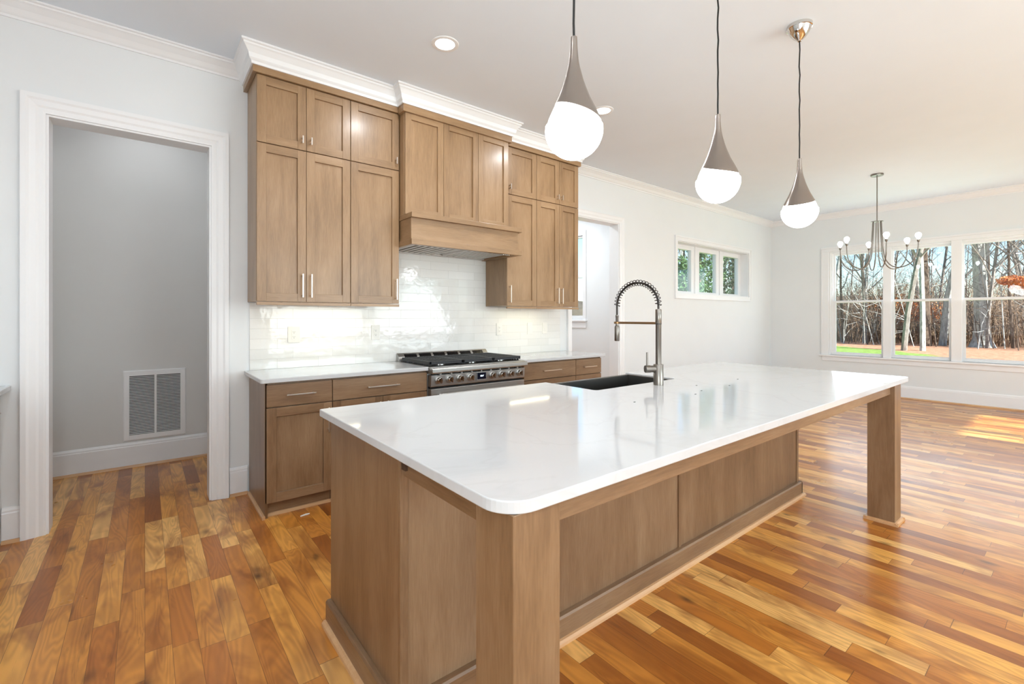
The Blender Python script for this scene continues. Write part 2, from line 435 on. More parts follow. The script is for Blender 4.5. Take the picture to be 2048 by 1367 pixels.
# door casings
def casing(name, x0, x1, z1, wd=.106, y=0):
    b = MB()
    prof = [(0, 0), (0, .012), (.012, .014), (.030, .014), (.042, .020), (.070, .024), (.082, .030), (wd, .030), (wd, 0)]   # across, out
    def leg(s):
        e = x0 if s < 0 else x1
        n = len(prof); v = []
        for a, o in prof: v.append((e+s*a, y-o, 0))
        for a, o in prof: v.append((e+s*a, y-o, z1+a))
        b.add(v, [list(range(n)), list(range(n, 2*n))]+[(i, (i+1) % n, n+(i+1) % n, n+i) for i in range(n)], TRIM)
    leg(-1); leg(1)
    n = len(prof); v = []
    for a, o in prof: v.append((x0-a, y-o, z1+a))
    for a, o in prof: v.append((x1+a, y-o, z1+a))
    b.add(v, [list(range(n)), list(range(n, 2*n))]+[(i, (i+1) % n, n+(i+1) % n, n+i) for i in range(n)], TRIM)
    # jamb lining
    b.box(x0, x0+.012, y, y+.15, 0, z1, TRIM); b.box(x1-.012, x1, y, y+.15, 0, z1, TRIM); b.box(x0+.012, x1-.012, y, y+.15, z1-.012, z1, TRIM)
    return struct(b.build(name))
casing('door_1', -.468, .373, 2.54)['label'] = 'white cased opening into the closet'
casing('door_2', 4.05, 4.955, 2.56, .082)['label'] = 'white cased opening beside the right hand cabinets'

# crown moulding swept along plan paths
def crown(name, path, drop, proj, closed=False):
    """path: plan points of the wall face, room on the right hand side of travel"""
    prof = [(0, ZC-drop), (.010, ZC-drop), (.012, ZC-drop*.86), (.020, ZC-drop*.80), (.026, ZC-drop*.74), (proj*.42, ZC-drop*.52),
            (proj*.72, ZC-drop*.28), (proj*.84, ZC-drop*.22), (proj*.86, ZC-drop*.14), (proj, ZC-drop*.10), (proj, ZC), (0, ZC)]
    b = MB(); n = len(prof); P = [Vector(p) for p in path]; rings = []
    for i, p in enumerate(P):
        d0 = (P[i]-P[i-1]).normalized() if i > 0 else None; d1 = (P[i+1]-P[i]).normalized() if i < len(P)-1 else None
        if d0 is None: d0 = d1
        if d1 is None: d1 = d0
        n0 = Vector((d0.y, -d0.x)); n1 = Vector((d1.y, -d1.x)); m = (n0+n1)
        m = m/(m.dot(n0)) if m.length > 1e-6 else n0
        rings.append([(p.x+m.x*a, p.y+m.y*a, z) for a, z in prof])
    v = [q for r in rings for q in r]; f = []
    for i in range(len(P)-1):
        for j in range(n): k = (j+1) % n; f.append((i*n+j, i*n+k, (i+1)*n+k, (i+1)*n+j))
    f.append(list(range(n))); f.append([(len(P)-1)*n+j for j in range(n)])
    b.add(v, f, TRIM); return struct(b.build(name))
crown('trim_1', [(XL, YR), (XL, 0), (.566, 0)], .098, .105)['label'] = 'white crown moulding over the left hand wall'
crown('trim_2', [(.574, -.001), (.574, -.392), (1.626, -.392), (1.626, -.491), (2.742, -.491), (2.742, -.392), (3.803, -.392), (3.803, -.001)], .128, .078)['label'] = 'white crown moulding stepping round the wall cabinets'
crown('trim_3', [(3.81, 0), (XF, 0), (XF, YR)], .095, .105)['label'] = 'white crown moulding over the dining area walls'

# ---------------------------------------------------------------- windows
def window_far(name, y0, y1):
    """double hung unit in the far wall between y0<y1"""
    b = MB(); X = XF+.03; z0, z1, zm = .64, 2.475, 1.575
    b.ring('x', X, X+.10, y0, y1, z0, z1, .022, .022, .012, .03, TRIM)
    o = struct(b.build(name, bevel=.002))
    def sash(nm, xa, za, zb, st):
        s = MB(); ya, yb = y0+.022, y1-.022
        s.ring('x', xa, xa+.035, ya, yb, za, zb, st, st, .042, .036, TRIM)
        so = s.build(nm, o, bevel=.002)
        MB().box(xa+.015, xa+.019, ya+st, yb-st, za+.042, zb-.036, GLASS).build('pane', so)
    sash('upper_sash', X+.052, zm-.012, z1-.03, .026)
    sash('lower_sash', X+.012, z0+.012, zm+.026, .046)
    return o
for i, (a, b_) in enumerate(((-1.80, -1.015), (-2.63, -1.84), (-3.46, -2.68))):
    window_far('window_%d' % (i+1), a, b_)['label'] = ('leftmost of the three tall sash windows', 'middle one of the three tall sash windows', 'rightmost tall sash window with the big trunk behind')[i]
b = MB()   # mullions, casing, stool, apron
X = XF
b.box(X-.004, X+.09, -1.84, -1.80, .64, 2.475, TRIM); b.box(X-.012, X-.004, -1.875, -1.765, .64, 2.475, TRIM)
b.box(X-.004, X+.09, -2.68, -2.63, .64, 2.475, TRIM); b.box(X-.012, X-.004, -2.715, -2.595, .64, 2.475, TRIM)
b.box(X, X+.10, -1.015, -.985, .64, 2.475, TRIM); b.box(X, X+.10, -3.59, -3.46, .64, 2.475, TRIM)
b.box(X-.016, X, -.985, -.885, .64, 2.475, TRIM); b.box(X-.022, X, -.885, -.872, .64, 2.53, TRIM)
b.box(X-.016, X, -3.69, -3.59, .64, 2.475, TRIM)
b.box(X-.016, X, -3.69, -.885, 2.475, 2.53, TRIM); b.box(X-.024, X, -3.70, -.872, 2.53, 2.56, TRIM)
b.box(X-.045, X+.10, -3.73, -.845, .612, .64, TRIM)
b.box(X-.016, X, -3.69, -.885, .535, .612, TRIM)
struct(b.build('trim_4', bevel=.003), 'white casing and stool around the three sash windows')
# high three-light window
b = MB()
Y = .16; z0, z1 = 1.677, 2.48
px = [(6.426, 6.98), (7.226, 7.781), (8.025, 8.58)]
b.box(6.339, 6.426, Y-.02, Y+.05, z0, z1, TRIM); b.box(6.98, 7.226, Y-.02, Y+.05, z0, z1, TRIM)
b.box(7.781, 8.025, Y-.02, Y+.05, z0, z1, TRIM); b.box(8.58, 8.683, Y-.02, Y+.05, z0, z1, TRIM)
b.box(7.075, 7.13, Y-.035, Y-.02, z0, z1, TRIM); b.box(7.875, 7.93, Y-.035, Y-.02, z0, z1, TRIM)
for a, c in px:
    b.box(a, c, Y-.02, Y+.05, z0, 1.729, TRIM); b.box(a, c, Y-.02, Y+.05, 2.398, z1, TRIM)
hw = struct(b.build('window_4', bevel=.003), 'short wide window of three lights set high in the wall')
for a, c in px: MB().box(a, c, Y+.012, Y+.016, 1.729, 2.398, GLASS).build('pane', hw)
b = MB()
b.ring('y', -.016, 0, 6.269, 8.753, 1.597, 2.555, .070, .070, .080, .075, TRIM)
b.ring('y', -.025, -.016, 6.269, 8.753, 1.597, 2.555, .020, .020, .020, .020, TRIM)
b.box(6.339, 6.351, 0, Y-.02, z0, z1, TRIM); b.box(8.671, 8.683, 0, Y-.02, z0, z1, TRIM)
b.box(6.351, 8.671, 0, Y-.02, z0, z0+.012, TRIM); b.box(6.351, 8.671, 0, Y-.02, z1-.012, z1, TRIM)
struct(b.build('trim_5', bevel=.002), 'white casing around the short high window')
# mud room window
b = MB()
b.ring('x', 6.13, 6.20, 1.70, 2.55, 1.30, 2.77, .035, .035, .04, .035, TRIM); b.box(6.13, 6.20, 1.735, 2.515, 2.02, 2.06, TRIM)
mwn = struct(b.build('window_5', bevel=.002), 'mud room window seen past the cabinets')
MB().box(6.16, 6.165, 1.735, 2.515, 1.34, 2.02, GLASS).build('pane', mwn); MB().box(6.175, 6.18, 1.735, 2.515, 2.06, 2.735, GLASS).build('pane', mwn)
b = MB()
b.box(6.085, 6.10, 1.625, 1.70, 1.26, 2.85, TRIM); b.box(6.085, 6.10, 2.55, 2.625, 1.26, 2.85, TRIM); b.box(6.085, 6.10, 1.70, 2.55, 2.77, 2.85, TRIM)
b.box(6.055, 6.10, 1.60, 2.65, 1.235, 1.262, TRIM); b.box(6.085, 6.10, 1.625, 2.625, 1.12, 1.235, TRIM)
struct(b.build('trim_6', bevel=.003), 'white casing and stool of the mud room window')
# window and door frames in the walls beside / behind the photographer
def simple_window(name, axis, c, u0, u1, z0, z1, n):
    b = MB(); t = .045
    def bx(a0, a1, k0, k1):
        if axis == 'y': b.box(a0, a1, c, c+.06, k0, k1, TRIM)
        else: b.box(c, c+.06, a0, a1, k0, k1, TRIM)
    bx(u0, u0+t, z0, z1); bx(u1-t, u1, z0, z1); bx(u0+t, u1-t, z0, z0+t); bx(u0+t, u1-t, z1-t, z1)
    for i in range(1, n): m = u0+(u1-u0)*i/n; bx(m-t/2, m+t/2, z0+t, z1-t)
    o = struct(b.build(name)); g = MB()
    if axis == 'y': g.box(u0+t, u1-t, c+.03, c+.034, z0+t, z1-t, GLASS)
    else: g.box(c+.03, c+.034, u0+t, u1-t, z0+t, z1-t, GLASS)
    g.build('pane', o)
simple_window('window_6', 'y', YR-.12, 7.08, 7.50, .75, 2.40, 1)
simple_window('window_7', 'y', YR-.12, 7.60, 8.86, .75, 2.40, 1)
simple_window('window_8', 'y', YR-.12, 2.1, 6.5, .65, 2.4, 4)  # invented opening, added to go with the side fill lamp
simple_window('added_door', 'x', XL-.10, -6.6, -4.6, 0, 2.6, 2)  # invented patio door, added for the left fill lamp
# unseen porch roof, added to keep sun off the invented side window
struct(MB().box(1.2, 6.9, YR-3.2, YR-.18, 2.75, 2.87, TRIM).build('sun_block_roof'), 'added sun-blocking roof outside the invented side window')

# tiled backsplash
b = MB(); b.box(.615, 3.852, -.009, 0, .914, 1.42, TILE); b.box(1.65, 2.775, -.009, 0, 1.42, 1.91, TILE)
struct(b.build('trim_8'), 'glossy white subway tile backsplash')

# ---------------------------------------------------------------- cabinets
def pull(parent, c, length, axis, out='-y'):
    """slim bar pull centred at c on the door face"""
    b = MB(); x, y, z = c; h = length/2; t = .0045
    if axis == 'z':
        b.box(x-t, x+t, y-.034, y-.026, z-h, z+h, PULL)
        for s in (-1, 1): b.box(x-t, x+t, y-.026, y, z+s*(h-.014)-t, z+s*(h-.014)+t, PULL)
    else:
        b.box(x-h, x+h, y-.034, y-.026, z-t, z+t, PULL)
        for s in (-1, 1): b.box(x+s*(h-.014)-t, x+s*(h-.014)+t, y-.026, y, z-t, z+t, PULL)
    return b.build('handle', parent, bevel=.0015)

def shaker(parent, x0, x1, z0, z1, y, rail=.058, handle=None, name='door', mz=None, mx=None):
    """shaker door; front face at y (facing -y), 2 cm thick"""
    mz = mz or WZ; mx = mx or WX
    g = .0015; x0 += g; x1 -= g; z0 += g; z1 -= g; b = MB(); t = .02
    b.box(x0, x0+rail, y, y+t, z0, z1, mz); b.box(x1-rail, x1, y, y+t, z0, z1, mz)
    b.box(x0+rail, x1-rail, y, y+t, z0, z0+rail, mx); b.box(x0+rail, x1-rail, y, y+t, z1-rail, z1, mx)
    b.box(x0+rail, x1-rail, y+.0135, y+t, z0+rail, z1-rail, mz)
    d = b.build(name, parent, bevel=.0012)
    if handle:
        hx, hz, ln = handle; pull(d, (hx, y, hz), ln, 'z')
    return d
def slab_drawer(parent, x0, x1, z0, z1, y, hl=.2):
    g = .0015
    d = MB().box(x0+g, x1-g, y, y+.02, z0+g, z1-g, VX).build('drawer', parent, bevel=.0015)
    pull(d, ((x0+x1)/2, y, (z0+z1)/2), hl, 'x'); return d

YD = -.372          # face of wall cabinet doors
def wall_unit(label, x0, x1, cols, hands):
    """cols: door x boundaries; hands: handle side per door ('l','r')"""
    t = thing('wall_cabinet', label, 'cabinet', ((x0+x1)/2, 0, 1.42))
    b = MB(); b.box(x0, x1, YD+.02, -.012, 1.425, 3.03, WZ)
    b.build('body', t, bevel=.001)
    MB().box(x0, x1, YD-.004, YD+.016, 1.398, 1.418, WX).build('light_rail', t, bevel=.001)
    for i, h in enumerate(hands):
        a, c = cols[i], cols[i+1]; hx = c-.030 if h == 'r' else a+.030
        shaker(t, a, c, 1.422, 2.518, YD, handle=(hx, 1.54, .17))
        shaker(t, a, c, 2.522, 2.985, YD, handle=(hx, 2.592, .055), name='upper_door')
    return t
wall_unit('brown wood wall cabinet with two doors at the left end beside the closet', .600, 1.243, (.600, .922, 1.243), 'rl')
wall_unit('narrow single door wall cabinet left of the wood range hood', 1.245, 1.644, (1.245, 1.644), 'r')
wall_unit('single door wall cabinet right of the wood range hood', 2.775, 3.160, (2.775, 3.160), 'l')
wall_unit('wall cabinet with two narrow doors at the right end beside the passage', 3.162, 3.780, (3.162, 3.484, 3.780), 'rl')
# wood frieze strips under the crown
def frieze(x0, x1, yf, yb, z0, lret, rret, label):
    b = MB(); b.box(x0, x1, yf, yf+.018, z0, 3.034, WX)
    if lret: b.box(x0, lret, yf+.018, yb, z0, 3.034, WY)
    if rret: b.box(rret, x1, yf+.018, yb, z0, 3.034, WY)
    tag(b.build('frieze_strip'), label, 'trim')
frieze(.574, 1.626, -.392, -.002, 2.988, .5985, None, 'brown wood strip under the crown above the left wall cabinets')
frieze(1.627, 2.741, -.490, -.394, 2.975, 1.6485, 2.7185, 'brown wood strip under the crown above the range hood')
frieze(2.743, 3.803, -.392, -.002, 2.988, None, 3.7815, 'brown wood strip under the crown above the right wall cabinets')

# range hood
t = thing('range_hood', 'tall brown wood range hood with mantel shelf over the cooker', 'range hood', (2.2, 0, 1.89))
b = MB(); b.box(1.650, 2.716, -.450, -.012, 2.146, 3.03, WZ); b.build('chimney', t, bevel=.001)
for a, c in ((1.652, 2.010), (2.010, 2.368), (2.368, 2.716)):
    shaker(t, a, c, 2.150, 2.985, -.470, .055, name='panel')
b = MB()
b.box(1.646, 2.778, -.600, -.373, 2.106, 2.146, WX); b.box(1.649, 2.770, -.373, -.012, 2.106, 2.146, WX)
b.build('mantel_shelf', t, bevel=.002)
b = MB(); b.box(1.655, 2.748, -.572, -.555, 1.934, 2.106, WX)
b.box(1.655, 1.670, -.555, -.012, 1.934, 2.106, WY); b.box(2.733, 2.748, -.555, -.380, 1.934, 2.106, WY)
b.build('canopy', t, bevel=.001)
b = MB(); b.box(1.646, 2.778, -.600, -.560, 1.890, 1.934, WX); b.box(1.646, 1.680, -.560, -.012, 1.890, 1.934, WY); b.box(2.720, 2.770, -.560, -.380, 1.890, 1.934, WY)
b.box(2.720, 2.773, -.380, -.012, 1.890, 1.934, WY)
b.build('bottom_band', t, bevel=.002)
STEEL_ = STEEL; STEEL = plain('hood_filter_steel', srgb(205, 200, 195), .5, .8)
b = MB(); b.box(1.680, 2.720, -.560, -.012, 1.912, 1.930, STEEL)
for x0 in (1.70, 2.225):
    for k in range(8):
        xx = x0+k*.058
        b.prism([(xx, 1.911), (xx+.034, 1.911), (xx+.030, 1.898), (xx+.004, 1.898)], -.500, -.070, 'y', STEEL)
        b.box(xx+.034, xx+.059, -.500, -.070, 1.904, 1.9118, BLACK)
b.box(1.680, 2.720, -.560, -.515, 1.896, 1.912, STEEL); b.box(1.680, 2.720, -.060, -.012, 1.896, 1.912, STEEL)
ins = b.build('filter_insert', t)
STEEL = STEEL_
for k in range(4): MB().lathe([(0, -.006), (.007, -.006), (.008, 0), (.008, .002)], (2.60+k*.022, -.537, 1.896), CHROME, 12).build('button', ins)

# under cabinet lights
def strip(label, x0, x1):
    t = thing('under_cabinet_light', label, 'light', ((x0+x1)/2, -.2, 1.42))
    MB().box(x0, x1, -.215, -.180, 1.408, 1.425, PLAST).build('housing', t)
    MB().box(x0+.01, x1-.01, -.211, -.184, 1.4055, 1.408, STRIP).build('lens', t)
    l = light('strip_glow', 'AREA', ((x0+x1)/2, -.197, 1.403), .75, (1, .88, .56), (0, 0, 0), shape='RECTANGLE', size=x1-x0-.04, size_y=.02)
strip('thin lit strip light under the left wall cabinets', .80, 1.40)
strip('thin lit strip light under the right wall cabinets', 2.93, 3.52)

# base cabinets
YB = -.61
def base_unit(label, x0, x1, left_end=False, right_end=False, lay='door', hands='r'):
    t = thing('base_cabinet', label, 'cabinet', ((x0+x1)/2, -.3, 0))
    b = MB(); b.box(x0, x1, YB+.021, -.012, .098, .884, VZ); b.box(x0+.0, x1, -.548, -.012, .0, .098, VX)
    if left_end: b.box(x0-.002, x0+.015, YB+.021, -.012, 0, .884, VZ)
    if right_end: b.box(x1-.015, x1+.002, YB+.021, -.012, 0, .884, VZ)
    b.build('body', t, bevel=.001)
    MB().prism([(-.548, 0), (-.566, 0), (-.564, .010), (-.556, .018), (-.548, .019)], x0, x1, 'x', SHOE).build('shoe_moulding', t)
    if left_end: MB().prism([(x0-.002, 0), (x0-.020, 0), (x0-.018, .010), (x0-.010, .018), (x0-.002, .019)], -.606, -.03, 'y', SHOE).build('shoe_moulding', t)
    if right_end: MB().prism([(x1+.002, 0), (x1+.020, 0), (x1+.018, .010), (x1+.010, .018), (x1+.002, .019)], -.606, -.03, 'y', SHOE).build('shoe_moulding', t)
    a = x0+(.004 if left_end else 0); c = x1-(.004 if right_end else 0)
    if lay == 'door':
        slab_drawer(t, a, c, .724, .872, YB, .185 if c-a < .5 else .25)
        n = len(hands)
        for i, h in enumerate(hands):
            p, q = a+(c-a)*i/n, a+(c-a)*(i+1)/n
            shaker(t, p, q, .100, .720, YB, mz=VZ, mx=VX, handle=((q-.03) if h == 'r' else (p+.03), .60, .17))
    else:
        for z0, z1 in ((.712, .872), (.408, .708), (.100, .404)): slab_drawer(t, a, c, z0, z1, YB, .24 if c-a > .5 else .19)
    return t
base_unit('brown wood base cabinet with one drawer and door at the left end', .612, 1.033, True, False, 'door', 'r')
base_unit('brown wood base cabinet directly left of the range', 1.035, 1.775, False, False, 'door', 'rl')
base_unit('greyish wood base cabinet of wide drawers directly right of the range', 2.790, 3.492, False, False, 'drawers')
base_unit('greyish wood base cabinet of narrow drawers at the right end by the passage', 3.494, 3.892, False, True, 'drawers')

def slab(name, x0, x1, y0, y1, radii, label, z0=.884, z1=.914, bevel=.004):
    o = MB().prism(rrect(x0, x1, y0, y1, radii), z0+.0005, z1, 'z', QUARTZ).build(name, bevel=bevel)
    return tag(o, label, 'countertop')
slab('countertop', .578, 1.777, -.632, -.0095, (.022, 0, 0, 0), 'white quartz countertop left of the range')
slab('countertop', 2.768, 3.938, -.632, -.0095, (0, .012, 0, 0), 'white quartz countertop right of the range')

# cabinets along the left hand wall, only their end shows
t = thing('base_cabinet', 'greyish base cabinet run at the left picture edge beside the closet', 'cabinet', (-.95, -1.2, 0))
b = MB(); b.box(XL+.005, -.675, -2.30, -.006, .10, .884, VZ); b.box(XL+.005, -.75, -2.30, -.006, 0, .10, TOE); b.build('body', t)
yy = [-2.30, -1.72, -1.14, -.56, -.012]
for i in range(4):
    a, c = yy[i]+.002, yy[i+1]-.002
    for z0, z1, nm in ((.694, .872, 'drawer'), (.102, .690, 'door')):
        b = MB()
        if nm == 'drawer': b.box(-.675, -.655, a, c, z0, z1, VY)
        else:
            r = .058
            b.box(-.675, -.655, a, a+r, z0, z1, VZ); b.box(-.675, -.655, c-r, c, z0, z1, VZ); b.box(-.675, -.655, a+r, c-r, z0, z0+r, VY); b.box(-.675, -.655, a+r, c-r, z1-r, z1, VY); b.box(-.675, -.666, a+r, c-r, z0+r, z1-r, VZ)
        d = b.build(nm, t, bevel=.001)
        m = (a+c)/2; h = MB()
        if nm == 'drawer':
            h.box(-.629, -.621, m-.09, m+.09, .779, .788, PULL); h.box(-.655, -.629, m-.08, m-.071, .779, .788, PULL); h.box(-.655, -.629, m+.071, m+.08, .779, .788, PULL)
        else:
            yh = a+.03; h.box(-.629, -.621, yh-.0045, yh+.0045, .51, .68, PULL); h.box(-.655, -.629, yh-.0045, yh+.0045, .52, .529, PULL); h.box(-.655, -.629, yh-.0045, yh+.0045, .661, .67, PULL)
        h.build('handle', d)
slab('countertop', XL+.004, -.612, -2.33, -.004, (0, .01, 0, 0), 'white quartz countertop end at the left picture edge')

# ---------------------------------------------------------------- range
RX0, RX1 = 1.782, 2.762
t = thing('range', 'stainless steel gas range with eight knobs and black grates', 'range', (2.27, -.33, 0))
b = MB(); b.box(RX0, RX1, -.60, -.015, .12, .900, STEEL)
for x in (RX0+.05, RX1-.05):
    for y in (-.55, -.08): b.lathe([(.018, 0), (.018, .12)], (x, y, 0), STEEL, 12)
b.build('body', t, bevel=.002)
b = MB(); b.box(RX0, RX1, -.655, -.012, .900, .912, STEEL); b.box(RX0+.02, RX1-.02, -.60, -.07, .912, .916, BLACK); b.build('cooktop', t, bevel=.002)
b = MB(); b.prism([(-.600, .858), (-.688, .862), (-.694, .872), (-.694, .896), (-.684, .906), (-.600, .911)], RX0-.002, RX1+.004, 'x', STEEL); b.build('front_ledge', t, bevel=.002)
cp = MB(); cp.prism([(-.60, .752), (-.650, .752), (-.656, .760), (-.662, .846), (-.60, .846)], RX0+.004, RX1-.004, 'x', STEEL)
cp.box(RX0+.03, RX1-.03, -.640, -.60, .846, .858, BLACK)
for k in range(9): x = RX0+.09+k*(RX1-RX0-.18)/8; cp.box(x-.007, x+.007, -.662, -.60, .845, .859, STEEL)
cpo = cp.build('control_panel', t, bevel=.0015)
yk = -.660
for x in (1.852, 1.953, 2.054, 2.157, 2.385, 2.486, 2.587, 2.688):
    k = MB(); c = (x, yk, .806)
    k.lathe([(.0, 0), (.031, 0), (.031, -.006), (.027, -.009)], c, STEEL, 24, 'y')
    k.lathe([(.024, -.009), (.022, -.032), (.018, -.036), (0, -.036)], c, CHROME, 24, 'y')
    k.box(x-.006, x+.006, yk-.050, yk-.034, .784, .828, CHROME)
    k.build('knob', cpo, smooth=True)
d = MB().box(2.218, 2.318, -.668, -.655, .776, .842, STEEL).box(2.223, 2.313, -.6695, -.667, .781, .837, plain('display_glass', srgb(14, 22, 40), .1))
SEG = emit('display_digits', (.8, .9, 1, 1), 1.5)
for dx in (0, .012): d.tube([(2.259+dx, -.6705, .803), (2.254+dx, -.6705, .807), (2.254+dx, -.6705, .812), (2.259+dx, -.6705, .816), (2.264+dx, -.6705, .812), (2.264+dx, -.6705, .807), (2.259+dx, -.6705, .803)], .0014, SEG, 4)
d.tube([(2.281, -.6705, .803), (2.288, -.6705, .818)], .0014, SEG, 4)
d.build('display', cpo)
MB().box(RX0+.006, RX1-.006, -.625, -.60, .738, .752, BLACK).build('vent_gap', t)
dr = MB().box(RX0+.006, RX1-.006, -.655, -.60, .17, .736, STEEL).build('oven_door', t, bevel=.004)
MB().box(RX0+.18, RX1-.18, -.657, -.654, .30, .60, BLACK).build('oven_window', dr)
b = MB(); b.tube([(RX0+.05, -.700, .690), (RX1-.05, -.700, .690)], .013, STEEL, 14)
for x in (RX0+.09, RX1-.09): b.tube([(x, -.655, .690), (x, -.700, .690)], .010, STEEL, 12)
b.build('oven_handle', dr, smooth=True)
b = MB(); b.prism([(-.0125, .905), (-.075, .905), (-.060, .955), (-.030, .985), (-.0125, .985)], RX0, RX1, 'x', STEEL)
for k in range(6): x = RX0+.06+k*.148; b.prism([(-.0625, .9475), (-.0655, .949), (-.0405, .9765), (-.0375, .975)], x, x+.125, 'x', BLACK)
b.build('backguard', t, bevel=.0015)
gw = (RX1-RX0-.03)/3
for g in range(3):
    x0 = RX0+.015+g*gw+.003; x1 = x0+gw-.006; b = MB(); y0, y1 = -.615, -.095; z = .938
    for x in (x0, x1-.014): b.box(x, x+.014, y0, y1, .924, z+.014, IRON)
    for y in (y0, y1-.014, (y0+y1)/2-.007): b.box(x0, x1, y, y+.014, .928, z+.014, IRON)
    n = 11
    for k in range(1, n):
        x = x0+(x1-x0)*k/n
        b.box(x-.0045, x+.0045, y0, y1, z-.002, z+.013, IRON)
    for y in [y0+.03+i*.035 for i in range(14)]:
        b.box(x0-.0015, x0+.014, y, y+.014, .916, .930, IRON); b.box(x1-.014, x1+.0015, y, y+.014, .916, .930, IRON)
    b.build('grate', t, bevel=.002)
    for y in (-.48, -.23):
        bb = MB(); c = ((x0+x1)/2, y, .916)
        bb.lathe([(0, 0), (.055, 0), (.052, .008), (.040, .010), (.040, .014), (.036, .0175), (0, .0185)], c, BLACK, 24)
        bb.lathe([(.062, 0), (.066, 0), (.066, .004), (.062, .004)], c, CHROME, 24, caps=False)
        bb.build('burner', t, smooth=True)

# ---------------------------------------------------------------- outlets
def outlet(label, x, z, kind):
    t = thing('wall_outlet' if kind != 'switch' else 'wall_switch', label, 'outlet' if kind != 'switch' else 'switch', (x, -.01, z))
    wdt = .088 if kind == 'gfci' else .076
    MB().box(x-wdt/2, x+wdt/2, -.015, -.0095, z-.064, z+.064, PLAST).build('cover_plate', t, bevel=.002)
    b = MB(); b.box(x-.017, x+.017, -.0175, -.015, z-.034, z+.034, PLAST)
    if kind != 'switch':
        for s in (-1, 1):
            for d in (-.006, .006): b.box(x+d-.001, x+d+.001, -.0178, -.0174, z+s*.019-.002, z+s*.019+.005, PLASTD)
            b.box(x-.0022, x+.0022, -.0178, -.0174, z+s*.019-.010, z+s*.019-.006, PLASTD)
        b.build('receptacle', t)
    else:
        b.box(x-.012, x+.012, -.0195, -.0175, z-.026, z+.004, PLAST); b.build('rocker', t, bevel=.001)
outlet('white outlet on the tile under the left strip light', .921, 1.176, 'gfci')
outlet('white outlet on the tile just left of the range', 1.589, 1.178, 'duplex')
outlet('white outlet on the tile just right of the range', 2.948, 1.184, 'duplex')
outlet('white switch under the right strip light, left one of two', 3.376, 1.187, 'switch')
outlet('white switch on the tile nearest the passage', 3.603, 1.187, 'switch')

# return air grille in the closet
t = thing('return_air_grille', 'white louvered return air grille low on the closet wall', 'vent', (.075, 1.31, .25))
b = MB(); gx0, gx1, gz0, gz1 = -.143, .292, .237, .838; Yg = 1.31
b.ring('y', Yg-.016, Yg-.004, gx0, gx1, gz0, gz1, .036, .036, .042, .042, TRIM)
b.box((gx0+gx1)/2-.008, (gx0+gx1)/2+.008, Yg-.0155, Yg-.004, gz0+.042, gz1-.042, TRIM)
b.box(gx0-.006, gx1+.006, Yg-.004, Yg-.0003, gz0-.006, gz1+.006, TRIM)
b.build('frame', t, bevel=.001)
MB().box(gx0+.03, gx1-.03, Yg-.0048, Yg-.0042, gz0+.035, gz1-.035, plain('filter_grey', srgb(96, 94, 96), .8)).build('backing', t)
b = MB(); z = gz0+.048
while z < gz1-.048:
    b.add([(gx0+.036, Yg-.0125, z), (gx1-.036, Yg-.0125, z), (gx1-.036, Yg-.005, z+.004), (gx0+.036, Yg-.005, z+.004),
           (gx0+.036, Yg-.0125, z+.0015), (gx1-.036, Yg-.0125, z+.0015), (gx1-.036, Yg-.005, z+.0055), (gx0+.036, Yg-.005, z+.0055)],
          [(0, 1, 2, 3), (7, 6, 5, 4), (0, 4, 5, 1), (2, 6, 7, 3), (1, 5, 6, 2), (0, 3, 7, 4)], TRIM)
    z += .0138
b.build('louvers', t)

# ---------------------------------------------------------------- island
t = thing('kitchen_island', 'large brown wood kitchen island with paneled back and two posts', 'island', (2.2, -2.5, 0))
IX0, IX1, IY0, IY1 = .628, 3.785, -2.585, -1.895
b = MB(); b.box(IX0, IX0+.02, IY0+.018, IY1, 0, .884, VZ); b.build('side_panel', t, bevel=.001)
b = MB(); b.box(IX1-.02, IX1, IY0+.018, IY1, 0, .884, VZ); b.build('side_panel', t, bevel=.001)
mx = (IX0+IX1)/2
for a, c in ((IX0+.028, mx-.010), (mx+.012, IX1-.028)):
    MB().box(a, c, IY0+.006, IY0+.018, .10, .884, VZ).build('back_panel', t)
b = MB(); b.box(IX0, IX0+.028, IY0, IY0+.018, .10, .884, VZ); b.build('corner_batten', t, bevel=.001)
b = MB(); b.box(IX1-.028, IX1, IY0, IY0+.018, .10, .884, VZ); b.build('corner_batten', t, bevel=.001)
MB().box(mx-.010, mx+.012, IY0-.002, IY0+.018, .10, .884, VZ).build('centre_batten', t, bevel=.001)
b = MB()
b.prism([(IX0, 0), (IX0-.022, 0), (IX0-.022, .094), (IX0-.016, .102), (IX0, .102)], IY0-.022, IY1, 'y', VY)
b.prism([(IY0+.016, 0), (IY0-.022, 0), (IY0-.022, .094), (IY0-.016, .102), (IY0+.016, .102)], IX0-.022, IX1+.014, 'x', VX)
b.prism([(IX1, 0), (IX1+.014, 0), (IX1+.014, .102), (IX1, .102)], IY0-.022, IY1, 'y', VY)
b.build('skirting', t, bevel=.001)
b = MB()
b.prism([(IX0-.022, 0), (IX0-.040, 0), (IX0-.038, .010), (IX0-.030, .018), (IX0-.022, .019)], IY0-.040, IY1, 'y', SHOE)
b.prism([(IY0-.022, 0), (IY0-.042, 0), (IY0-.040, .010), (IY0-.032, .018), (IY0-.022, .019)], IX0-.040, IX1+.03, 'x', SHOE)
b.build('shoe_moulding', t)
